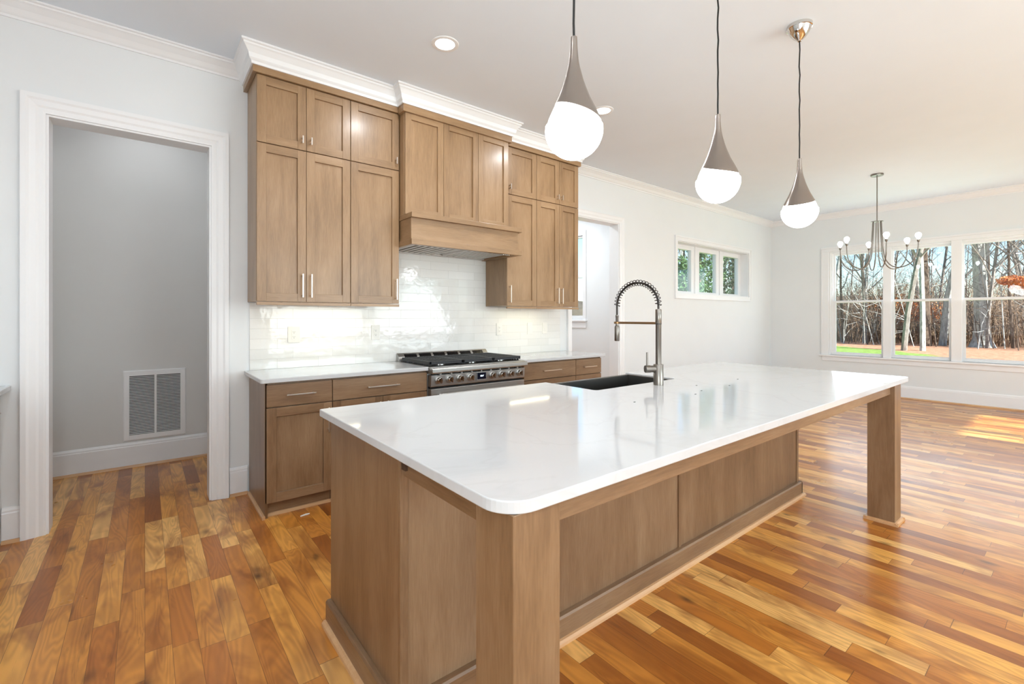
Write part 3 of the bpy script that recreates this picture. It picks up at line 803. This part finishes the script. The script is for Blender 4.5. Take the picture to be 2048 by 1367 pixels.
# kitchen side of the island: carcass fronts with doors
fr = [(.650, 1.27), (1.27, 1.90), (2.72, 3.24), (3.24, 3.765)]
def idoor(x0, x1, z0, z1, nm):
    b = MB(); g = .0015; x0 += g; x1 -= g; r = .058; y0, y1 = IY1-.001, IY1+.019
    if nm == 'drawer': b.box(x0, x1, y0, y1, z0, z1, VX)
    else:
        b.box(x0, x0+r, y0, y1, z0, z1, VZ); b.box(x1-r, x1, y0, y1, z0, z1, VZ); b.box(x0+r, x1-r, y0, y1, z0, z0+r, VX); b.box(x0+r, x1-r, y0, y1, z1-r, z1, VX); b.box(x0+r, x1-r, y0, y1-.011, z0+r, z1-r, VZ)
    d = b.build(nm, t, bevel=.001); h = MB(); m = (x0+x1)/2
    if nm == 'drawer': h.box(m-.10, m+.10, y1+.026, y1+.034, (z0+z1)/2-.0045, (z0+z1)/2+.0045, PULL); h.box(m-.09, m-.081, y1, y1+.026, (z0+z1)/2-.0045, (z0+z1)/2+.0045, PULL); h.box(m+.081, m+.09, y1, y1+.026, (z0+z1)/2-.0045, (z0+z1)/2+.0045, PULL)
    else: h.box(x1-.035, x1-.026, y1+.026, y1+.034, z1-.19, z1-.03, PULL); h.box(x1-.035, x1-.026, y1, y1+.026, z1-.18, z1-.171, PULL); h.box(x1-.035, x1-.026, y1, y1+.026, z1-.05, z1-.041, PULL)
    h.build('handle', d)
for a, c in fr: idoor(a, c, .722, .872, 'drawer'); idoor(a, c, .104, .718, 'door')
idoor(1.905, 2.31, .104, .640, 'door'); idoor(2.312, 2.715, .104, .640, 'door')
MB().box(IX0+.02, IX1-.02, IY0+.018, IY1-.001, .085, .10, VX).build('bottom_board', t)
MB().box(IX0+.02, IX1-.02, IY1-.06, IY1-.045, 0, .085, TOE).build('toe_kick', t)
b = MB(); b.box(IX0+.02, 1.90, IY1-.018, IY1-.001, .10, .884, VZ); b.box(2.72, IX1-.02, IY1-.018, IY1-.001, .10, .884, VZ); b.box(1.90, 2.72, IY1-.018, IY1-.001, .10, .66, VZ); b.build('front_frame', t)
# posts, aprons
for x0, x1 in ((.620, .760), (3.694, 3.836)):
    o = MB().box(x0, x1, -3.165, -3.022, 0, .884, VZ).build('leg', t, bevel=.0015)
    if x0 > 2:
        s = MB()
        for ax, args in (('x', (x0-.016, x1+.016)),):
            s.prism([(-3.165, 0), (-3.183, 0), (-3.181, .010), (-3.173, .018), (-3.165, .019)], *args, 'x', SHOE)
            s.prism([(-3.022, 0), (-3.004, 0), (-3.006, .010), (-3.014, .018), (-3.022, .019)], *args, 'x', SHOE)
        s.prism([(x0, 0), (x0-.018, 0), (x0-.016, .010), (x0-.008, .018), (x0, .019)], -3.183, -3.004, 'y', SHOE)
        s.prism([(x1, 0), (x1+.018, 0), (x1+.016, .010), (x1+.008, .018), (x1, .019)], -3.183, -3.004, 'y', SHOE)
        s.build('shoe_moulding', o)
b = MB(); b.box(.760, 3.694, -3.142, -3.122, .824, .884, VX); b.build('apron', t, bevel=.001)
b = MB(); b.box(.640, .660, -3.022, IY0, .812, .884, VY); b.build('apron', t, bevel=.001)
b = MB(); b.box(3.796, 3.816, -3.022, IY0, .812, .884, VY); b.build('apron', t, bevel=.001)
# under-top bracket at the corner
MB().box(.632, .652, IY0-.03, IY0-.0025, .835, .884, TOE).build('bracket', t)

# island worktop with apron-sink cut-out
SX0, SX1, SYN = 1.925, 2.700, -2.255
out = []
tx0, tx1, ty0, ty1 = .591, 4.004, -3.176, -1.851
rr = rrect(tx0, tx1, ty0, ty1, (.085, .035, .012, .012), 10)
cut = [(SX1, ty1), (SX1, SYN+.02), (SX1-.006, SYN+.006), (SX1-.02, SYN), (SX0+.02, SYN), (SX0+.006, SYN+.006), (SX0, SYN+.02), (SX0, ty1)]
# rr order: corner (x0,y0),(x1,y0),(x1,y1),(x0,y1) -> insert the cut between the last two corners
n1 = 11*3
poly = rr[:n1]+cut+rr[n1:]
top = MB().prism(poly, .8845, .914, 'z', QUARTZ).build('island_worktop', bevel=.003)
tag(top, 'white quartz worktop of the island with rounded corners', 'countertop')

# sink
b = MB(); th = .012; sx0, sx1, sy0, sy1, zt, zb = SX0+.001, SX1-.001, SYN-.012+.013, -1.866, .906, .675
b.box(sx0, sx0+th, sy0, sy1, zb, zt, STEELD); b.box(sx1-th, sx1, sy0, sy1, zb, zt, STEELD)
b.box(sx0+th, sx1-th, sy0, sy0+th, zb, zt, STEELD); b.box(sx0+th, sx1-th, sy1-.020, sy1, zb, zt, STEELD)
b.box(sx0+th, sx1-th, sy0+th, sy1-.020, zb, zb+.008, STEELD)
sk = tag(b.build('apron_sink', bevel=.004), 'stainless steel apron front sink set in the island', 'sink')
MB().lathe([(0, 0), (.044, 0), (.044, .003), (.034, .003), (.030, .001), (0, .001)], ((sx0+sx1)/2, -2.06, zb+.008), CHROME, 24).build('drain', sk, smooth=True)

# faucet
FX, FY = 2.372, -2.345
t = thing('spring_faucet', 'tall spring neck kitchen faucet behind the island sink', 'faucet', (FX, FY, .914))
b = MB(); b.lathe([(0, 0), (.029, 0), (.029, .118), (.0275, .120), (0, .120)], (FX, FY, .9145), NICKEL, 32); b.build('base', t, smooth=True)
b = MB(); b.lathe([(.0165, 0), (.0165, .238), (.0178, .240), (.0178, .322), (.015, .326), (0, .326)], (FX, FY, 1.034), NICKEL, 24)
b.lathe([(.0181, 0), (.0181, .004)], (FX, FY, 1.271), BLACK, 24); b.build('riser', t, smooth=True)
hd = Vector((-.86, .51, 0))
b = MB(); p0 = Vector((FX, FY, 1.008)); b.tube([p0+hd*.022, p0+hd*.050], .020, NICKEL, 20); b.tube([p0+hd*.051, p0+hd*.082], .0215, NICKEL, 20)
b.tube([p0+hd*.070+Vector((0, 0, .018)), p0+hd*.070+Vector((0, 0, .098))], .0055, NICKEL, 12)
b.build('lever_handle', t, smooth=True)
b = MB(); b.box(FX-.007, FX+.007, FY+.0165, FY+.322, 1.270, 1.284, WARM_METAL); b.lathe([(.020, 0), (.020, .014)], (FX, FY+.305, 1.270), WARM_METAL, 20); b.build('support_arm', t, bevel=.002)
ap = []; R_ = .1525; zc = 1.375+.0
for i in range(25):
    a = PI*i/24; ap.append((FX, FY+R_-R_*math.cos(a), 1.457-.075+R_*math.sin(a)*.93))
hose = [(FX, FY, 1.30+.157)]+ap[0:0]
path = [(FX, FY, 1.36+.02*i) for i in range(1)]+ap+[(FX, FY+2*R_, 1.36), (FX, FY+2*R_, 1.33)]
b = MB(); b.tube([(FX, FY, 1.361)]+ap+[(FX, FY+2*R_, 1.300)], .0065, SPRING, 10); b.build('hose', t, smooth=True)
# the spring: helix round the arch
pts = [Vector(q) for q in ap]; hel = []
N = 23*12
for i in range(N+1):
    u = i/N*(len(pts)-1); k = min(int(u), len(pts)-2); f = u-k; p = pts[k].lerp(pts[k+1], f)
    ang = PI*u/(len(pts)-1); nrm = Vector((0, -math.cos(ang), math.sin(ang)))
    a = 2*PI*i/12; hel.append(p+Vector((1, 0, 0))*(.0175*math.cos(a))+nrm*(.0175*math.sin(a)))
b = MB(); b.tube(hel, .0024, SPRING, 6); b.build('spring', t, smooth=True)
b = MB(); b.lathe([(0, 0), (.014, 0), (.0165, .004), (.0165, .088), (.014, .096), (.010, .100), (.009, .150), (.0105, .152), (.0105, .166), (0, .166)], (FX, FY+2*R_, 1.160), NICKEL, 24); b.build('spray_head', t, smooth=True)

# crumbs on the worktop
for i, (x, y) in enumerate(((2.36, -2.62), (2.52, -2.50), (2.23, -2.66), (1.80, -2.60), (2.67, -2.62), (2.98, -2.52))):
    o = MB().prism([(x-.006, y-.002), (x+.005, y-.003), (x+.007, y+.002), (x-.003, y+.003)], .9142, .9156, 'z', PLASTD).build('crumb')
    tag(o, 'tiny dark crumb lying on the white island worktop', 'crumb', 'crumbs on the island worktop')
o = MB().prism([(.80, -.700), (.86, -.690), (.862, -.682), (.84, -.676), (.802, -.688)], .0008, .005, 'z', PLAST).build('plastic_scrap', bevel=.001)
tag(o, 'small white scrap on the floor by the left base cabinet', 'scrap')

# ---------------------------------------------------------------- pendants
def pendant(x, y, low, label, wob):
    t = thing('pendant_light', label, 'pendant light', (x, y, ZC), 'teardrop pendant lights over the island')
    cp = MB(); cp.lathe([(0, -.100), (.010, -.100), (.014, -.094), (.034, -.078), (.053, -.052), (.063, -.030), (.067, -.022), (.072, -.020), (.072, 0), (0, 0)], (x, y, ZC), CHROME, 40)
    cp.build('canopy', t, smooth=True)
    zs = [3.06-(3.06-2.312)*i/14 for i in range(15)]
    MB().tube([(x+wob*.004*math.sin(i*1.9)*(0 < i < 14), y+wob*.003*math.cos(i*2.3)*(0 < i < 14), z) for i, z in enumerate(zs)], .0042, CORD, 8).build('cord', t, smooth=True)
    prof = [(2.318, .0085), (2.315, .0102), (2.295, .0106), (2.264, .0122), (2.228, .0158), (2.205, .0205), (2.183, .0262), (2.16, .0325), (2.139, .0396), (2.115, .0485), (2.094, .0568), (2.075, .066), (2.058, .0745), (2.04, .083), (2.02, .0915), (2.0, .0975), (1.985, .1005), (1.970, .102)]
    def rad(z):
        for (za, ra), (zb_, rb) in zip(prof, prof[1:]):
            if zb_ <= z <= za: return rb+(ra-rb)*(z-zb_)/(za-zb_)
        return .1
    seg = 48; vs_ = []; A = .034; z0 = 2.040; n = 22
    L = math.radians(low)
    for k in range(n+1):
        for j in range(seg):
            q = 2*PI*j/seg; zc_ = z0-A*math.cos(q-L); zz = 2.316+(zc_-2.316)*k/n
            r = rad(zz)+.0015; vs_.append((x+r*math.cos(q), y+r*math.sin(q), zz))
    for j in range(seg):   # inner lip
        q = 2*PI*j/seg; zz = z0-A*math.cos(q-L); r = rad(zz)-.001; vs_.append((x+r*math.cos(q), y+r*math.sin(q), zz))
    f = [(k*seg+j, k*seg+(j+1) % seg, (k+1)*seg+(j+1) % seg, (k+1)*seg+j) for k in range(n+1) for j in range(seg)]
    f.append(list(range(seg)))
    b = MB(); b.add(vs_, f, PNICK); b.build('cone_shade', t, smooth=True)
    gp = []
    for k in range(15): a = -PI/2+ (PI/2+.10)*k/14; gp.append((.1035*math.cos(a) if k else 0, 1.983+.1035*math.sin(a)))
    gp += [(rad(z)-.0012, z) for z in (2.0, 2.02, 2.04, 2.058, 2.075, 2.085)]+[(0, 2.086)]
    b = MB(); b.lathe([(r, z-ZC) for r, z in gp], (x, y, ZC), GLOBE, 40); b.build('glass_globe', t, smooth=True)
    return t
pendant(1.205, -2.782, 314, 'teardrop pendant light hanging nearest the camera over the island', 1)
pendant(2.226, -2.782, 255, 'middle one of the three teardrop pendant lights', .6)
pendant(3.250, -2.782, 190, 'teardrop pendant light farthest away, its dome canopy in view', .6)

# chandelier
CX, CY = 7.42, -2.20
t = thing('chandelier', 'thin nickel chandelier with six curved arms and lit bulbs', 'chandelier', (CX, CY, ZC))
MB().lathe([(0, -.028), (.02, -.028), (.066, -.022), (.068, -.015), (.068, 0), (0, 0)], (CX, CY, ZC), NICKEL, 32).build('canopy', t, smooth=True)
MB().tube([(CX, CY, ZC-.028), (CX, CY, 2.55)], .006, NICKEL, 10).build('stem', t, smooth=True)
MB().lathe([(0, 0), (.064, 0), (.064, .008), (.02, .012), (0, .012)], (CX, CY, 2.543), NICKEL, 32).build('hub', t, smooth=True)
fwd = Vector((.622, .783, 0)); rgt = Vector((.783, -.622, 0))
for k in range(6):
    a = math.radians(4+60*k); d = rgt*math.cos(a)+fwd*math.sin(a); c = Vector((CX, CY, 0))
    ctrl = [(.045, 2.545), (.052, 2.40), (.062, 2.25), (.072, 2.13), (.095, 2.04), (.15, 1.965), (.22, 1.937), (.29, 1.950), (.35, 1.99), (.392, 2.06), (.410, 2.14), (.415, 2.24)]
    pts = []
    for i in range(len(ctrl)-1):
        p0, p1, p2, p3 = ctrl[max(i-1, 0)], ctrl[i], ctrl[i+1], ctrl[min(i+2, len(ctrl)-1)]
        for s in range(4):
            u = s/4; q = [.5*((2*p1[m])+(-p0[m]+p2[m])*u+(2*p0[m]-5*p1[m]+4*p2[m]-p3[m])*u*u+(-p0[m]+3*p1[m]-3*p2[m]+p3[m])*u**3) for m in (0, 1)]
            pts.append(c+d*q[0]+Vector((0, 0, q[1])))
    pts.append(c+d*ctrl[-1][0]+Vector((0, 0, ctrl[-1][1])))
    arm = MB(); arm.tube(pts, .0065, NICKEL, 10); e = pts[-1]
    arm.lathe([(.007, -.012), (.014, 0), (.015, .022), (.012, .024), (0, .024)], (e.x, e.y, e.z), NICKEL, 16)
    ao = arm.build('arm', t, smooth=True)
    bl = MB(); bl.lathe([(.010, .024), (.014, .034), (.027, .056), (.031, .074), (.027, .092), (.014, .104), (0, .107)], (e.x, e.y, e.z), BULB, 20); bl.build('bulb', ao, smooth=True)

# ---------------------------------------------------------------- downlights
def downlight(x, y, label, e=11):
    t = thing('recessed_downlight', label, 'downlight', (x, y, ZC), 'recessed downlights in the ceiling')
    MB().lathe([(.066, -.004), (.086, -.006), (.092, -.003), (.093, 0), (.066, 0)], (x, y, ZC), TRIM, 40, caps=False).build('trim_ring', t, smooth=True)
    MB().lathe([(0, -.003), (.066, -.003), (.066, 0), (0, 0)], (x, y, ZC), LENS, 32).build('lens', t)
    light('downlight_glow', 'AREA', (x, y, ZC-.008), e, (.92, .965, 1), (0, 0, 0), shape='DISK', size=.13)
downlight(1.59, -1.212, 'round lit ceiling downlight above the left part of the range wall')
downlight(3.209, -1.212, 'round lit ceiling downlight partly behind the nearest pendant')
for x, y in ((-.3, -4.9), (1.6, -4.9), (3.6, -5.6), (5.8, -6.2), (-.3, -2.6), (7.6, -6.4), (1.6, -6.6)):  # unseen downlights, added to raise the room's overall brightness
    downlight(x, y, 'added unseen ceiling downlight above the floor behind the photographer')

for x, y in ((4.5, 1.0), (5.3, 2.0)): downlight(x, y, 'added unseen downlight brightening the mud room', 19)  # no fixture known here; added to lift the mud room's light
downlight(0, .75, 'added unseen downlight brightening the closet', 4)  # extra lamp out of view, added to lighten the closet

# ---------------------------------------------------------------- outdoors
GZ = -.45
g = MB(); nx, ny = 24, 24
gv = []; gf = []
for i in range(nx+1):
    for j in range(ny+1):
        x = -90+220*i/nx; y = -70+200*j/ny
        d = max(0, math.hypot(x-4, y)-46); gv.append((x, y, GZ+min(2.5, d*.05)))
for i in range(nx):
    for j in range(ny): a = i*(ny+1)+j; gf.append((a, a+ny+1, a+ny+2, a+1))
# outside ground starts below the house floor slab
g.add(gv, gf, GROUND); go = g.build('ground', recalc=False)
tag(go, 'bright green lawn with beds of orange pine straw outside', 'lawn', kind='stuff')

def grow(b, p, d, length, r, depth, mat, rng, spread=.55, seg=6):
    pts = [Vector(p)]; rs = [r]; dd = Vector(d).normalized(); n = 6 if depth > 1 else 4
    for i in range(n):
        dd = (dd+Vector((rng.uniform(-1, 1), rng.uniform(-1, 1), rng.uniform(-.5, .8)))*(.07 if depth >= 3 else .16)).normalized()
        pts.append(pts[-1]+dd*length/n); rs.append(r*(1-.62*(i+1)/n))
    b.tube(pts, rs, mat, seg if depth >= 2 else 4, cap=False)
    if depth <= 0: return
    kids = {3: 13, 2: 6, 1: 4}[depth]
    for i in range(kids):
        u = rng.uniform(.28 if depth == 3 else .25, .98)*n; k = min(int(u), n-1); q = pts[k].lerp(pts[k+1], u-k)
        a = rng.uniform(0, 2*PI); s = Vector((math.cos(a), math.sin(a), rng.uniform(.1, .9)))
        nd = (dd*.5+s*spread*1.5).normalized()
        grow(b, q, nd, length*(rng.uniform(.20, .38) if depth == 3 else rng.uniform(.4, .62)), rs[k]*.42, depth-1, mat, rng, spread, 5)

def tree_mesh(seed, h, r, mat, lean=(0, 0), flare=False):
    rng = random.Random(seed); b = MB()
    if flare:
        b.lathe([(r*1.9, -.2), (r*1.5, .12), (r*1.15, .45), (r, 1.0)], (0, 0, 0), mat, 16)
    grow(b, (0, 0, -.2), (lean[0], lean[1], 1), h, r, 3, mat, rng)
    return b
def place_tree(b, x, y, label, group=None, name='bare_tree'):
    o = b.build(name, smooth=True, recalc=False); o.location = (x, y, GZ); return tag(o, label, 'tree', group)
big = place_tree(tree_mesh(3, 19, .37, BARKP, (.01, .01), True), 38.3, .1, 'big pale grey tree trunk behind the rightmost sash window')
place_tree(tree_mesh(5, 14, .13, BARKP, (0, -.03)), 31.8, 1.6, 'slim pale upright tree behind the middle sash window', name='bare_tree')
place_tree(tree_mesh(8, 13, .14, BARK, (-.05, -.16)), 31.4, 2.3, 'leaning grey tree crossing beside the slim pale tree')
place_tree(tree_mesh(11, 20, .26, BARKD, (0, .02)), 37.5, 2.4, 'tall dark trunk near the right side of the middle window')
GT = 'bare trees in the woods beyond the lawn'
protos = []
for k, (hh, r, m) in enumerate(((15, .12, BARK), (12, .09, BARKD), (16, .17, BARKP), (9, .06, BARK))):
    o = tree_mesh(20+k, hh, r, m).build('bare_tree', smooth=True, recalc=False)
    tag(o, 'slim bare winter tree standing in the woods beyond the lawn', 'tree', GT); protos.append(o)
rng = random.Random(4); spots = []
for i in range(52):
    x = rng.uniform(37, 62); sl = rng.uniform(-.03, .42); spots.append((x, -3.94+x*sl))
for i in range(20):   # seen from the high window
    y = rng.uniform(14, 34); sl = rng.uniform(1.5, 2.5); spots.append((sl*(y+3.94), y))
for i, (x, y) in enumerate(spots):
    if i < 4: o = protos[i]
    else: o = protos[i % 4].copy(); COL.objects.link(o)
    d = max(0, math.hypot(x-4, y)-46)
    o.location = (x, y, GZ+min(2.5, d*.05)); o.rotation_euler = (0, 0, rng.uniform(0, 6.28)); s = rng.uniform(.75, 1.25); o.scale = (s, s, s)

# undergrowth: thickets of thin stems nobody could count
def thicket(name, label, pts, mat, n, hmin, hmax, seed, cat='undergrowth'):
    rng = random.Random(seed); b = MB()
    for i in range(n):
        x, y = pts(rng); d = max(0, math.hypot(x-4, y)-46); z = GZ+min(2.5, d*.05)-.1; h = rng.uniform(hmin, hmax); r = rng.uniform(.012, .035)
        dx, dy = rng.uniform(-.3, .3), rng.uniform(-.3, .3)
        p = [Vector((x, y, z)), Vector((x+dx*h*.4, y+dy*h*.4, z+h*.5)), Vector((x+dx*h, y+dy*h+rng.uniform(-.3, .3), z+h))]
        b.tube(p, [r, r*.7, r*.2], mat, 4, cap=False)
        for k in range(5):
            q = p[0].lerp(p[2], rng.uniform(.2, .95)); e = q+Vector((rng.uniform(-1, 1), rng.uniform(-1, 1), rng.uniform(-.1, .9)))*h*.32
            m_ = q.lerp(e, .5)+Vector((0, 0, rng.uniform(-.1, .15)))
            b.tube([q, m_, e], [r*.5, r*.35, r*.12], mat, 3, cap=False)
    o = b.build(name, recalc=False); return tag(o, label, cat, kind='stuff')
def band(x0, x1, s0, s1):
    def f(r):
        x = r.uniform(x0, x1); return x, -3.94+x*r.uniform(s0, s1)
    return f
thicket('undergrowth', 'tangled brown winter brush at the edge of the lawn', band(39, 47, -.03, .42), BRUSH, 1300, 1.2, 4.6, 1)
thicket('undergrowth', 'pale grey twigs deeper in the winter woods', band(44, 60, -.03, .42), BARK, 1100, 2, 6.0, 2)

thicket('undergrowth', 'pale bare saplings standing in front of the winter brush', band(35.5, 41, -.03, .42), BARKP, 45, 2.5, 7, 5)
thicket('undergrowth', 'dark thin stems among the winter brush', band(36, 41, -.03, .42), BARKD, 90, 2.0, 6, 6)

def leafy(seed, blobs, size, n, mat, trunk=None):
    rng = random.Random(seed); b = MB(); vs_ = []; fs_ = []
    for i in range(n):
        c, rad = rng.choice(blobs)
        while True:
            u = Vector((rng.uniform(-1, 1), rng.uniform(-1, 1), rng.uniform(-1, 1)))
            if .3 < u.length < 1: break
        p = Vector(c)+Vector((u.x*rad[0], u.y*rad[1], u.z*rad[2]))
        a = Vector((rng.uniform(-1, 1), rng.uniform(-1, 1), rng.uniform(-1, 1))).normalized()*size*rng.uniform(.6, 1.4)
        c2 = a.cross(Vector((rng.uniform(-1, 1), rng.uniform(-1, 1), rng.uniform(-1, 1)))).normalized()*size*.5
        k = len(vs_); vs_ += [p-a, p+c2, p+a, p-c2]; fs_.append((k, k+1, k+2, k+3))
    b.add(vs_, fs_, mat)
    o = b
    return o
def evergreen(x, y, label, seed, mat, h=9, wdt=2.2, group=None, n=5000, size=.10):
    t = thing('evergreen_tree', label, 'tree', (x, y, GZ), group); rng = random.Random(seed)
    blobs = []
    for k in range(11):
        z = h*(.25+.72*k/10); rr_ = wdt*(1.05-.7*k/10)
        blobs.append(((x+rng.uniform(-.5, .5)*rr_, y+rng.uniform(-.5, .5)*rr_, GZ+z), (rr_*.75, rr_*.75, h*.09)))
    leafy(seed, blobs, size, n, mat).build('foliage', t, recalc=False)
    MB().tube([(x, y, GZ-.2), (x, y, GZ+h*.9)], [.16, .05], BARKD, 8).build('trunk', t, smooth=True)
    return t
evergreen(21.5, 9.0, 'bright green leafy tree behind the left light of the high window', 1, LEAFG, 4.6, 1.5, n=2600)
evergreen(26.5, 11.0, 'green loose tree behind the middle light of the high window', 2, LEAFG, 9, 1.9, n=4200)
evergreen(31.0, 11.0, 'grey green tree behind the right light of the high window', 3, LEAFD, 9.5, 2.2, n=4600)
evergreen(47, 4.4, 'low dark green shrub behind the middle sash window', 4, LEAFG, 2.6, 2.2, n=3500, size=.12)
evergreen(46, 1.0, 'low dark green shrub left of the big pale trunk', 5, LEAFG, 2.8, 1.3, n=2500, size=.12)
# copper leaves on a beech sapling and reddish brush
t = thing('beech_sapling', 'small tree with copper leaves right of the big pale trunk', 'tree', (36.5, -1.9, GZ))
leafy(9, [((36.5, -1.9, 3.1), (.5, 1.0, .35)), ((36.5, -1.2, 3.3), (.4, .6, .25))], .08, 900, LEAFO).build('leaves', t, recalc=False)
MB().tube([(36.5, -2.1, GZ), (36.5, -1.95, 1.5), (36.5, -1.7, 3.2)], [.04, .03, .012], BARK, 6).build('stem', t)
t = thing('copper_shrub', 'reddish brown shrub behind the middle sash window', 'shrub', (40.5, 3.6, GZ))
leafy(12, [((40.5, 4.4, 1.9), (.8, 2.1, 1.0)), ((40.5, 3.0, 1.6), (.8, 1.4, .8))], .07, 1700, LEAFO).build('leaves', t, recalc=False)
MB().tube([(40.5, 3.8, GZ), (40.5, 4.0, 1.8)], [.06, .02], BARK, 6).build('stem', t)
# wooded ridge closing the view
b = MB(); rv = []; rf = []; rng = random.Random(2); M = 120
for i in range(M+1):
    a = math.radians(-45+170*i/M); R0 = 74
    h = 4.2+.8*math.sin(i*.31)+rng.uniform(-.5, .5)
    for (rr_, z) in ((R0, .5), (R0+3, .5+h*.55), (R0+8, .5+h*.9), (R0+16, .3)): rv.append((4+rr_*math.cos(a), rr_*math.sin(a), z))
for i in range(M):
    for j in range(3): rf.append((i*4+j, i*4+j+1, (i+1)*4+j+1, (i+1)*4+j))
b.add(rv, rf, RIDGE)
tag(b.build('wooded_ridge', recalc=False), 'hazy brown mass of woods far behind the trees', 'woods', kind='stuff')
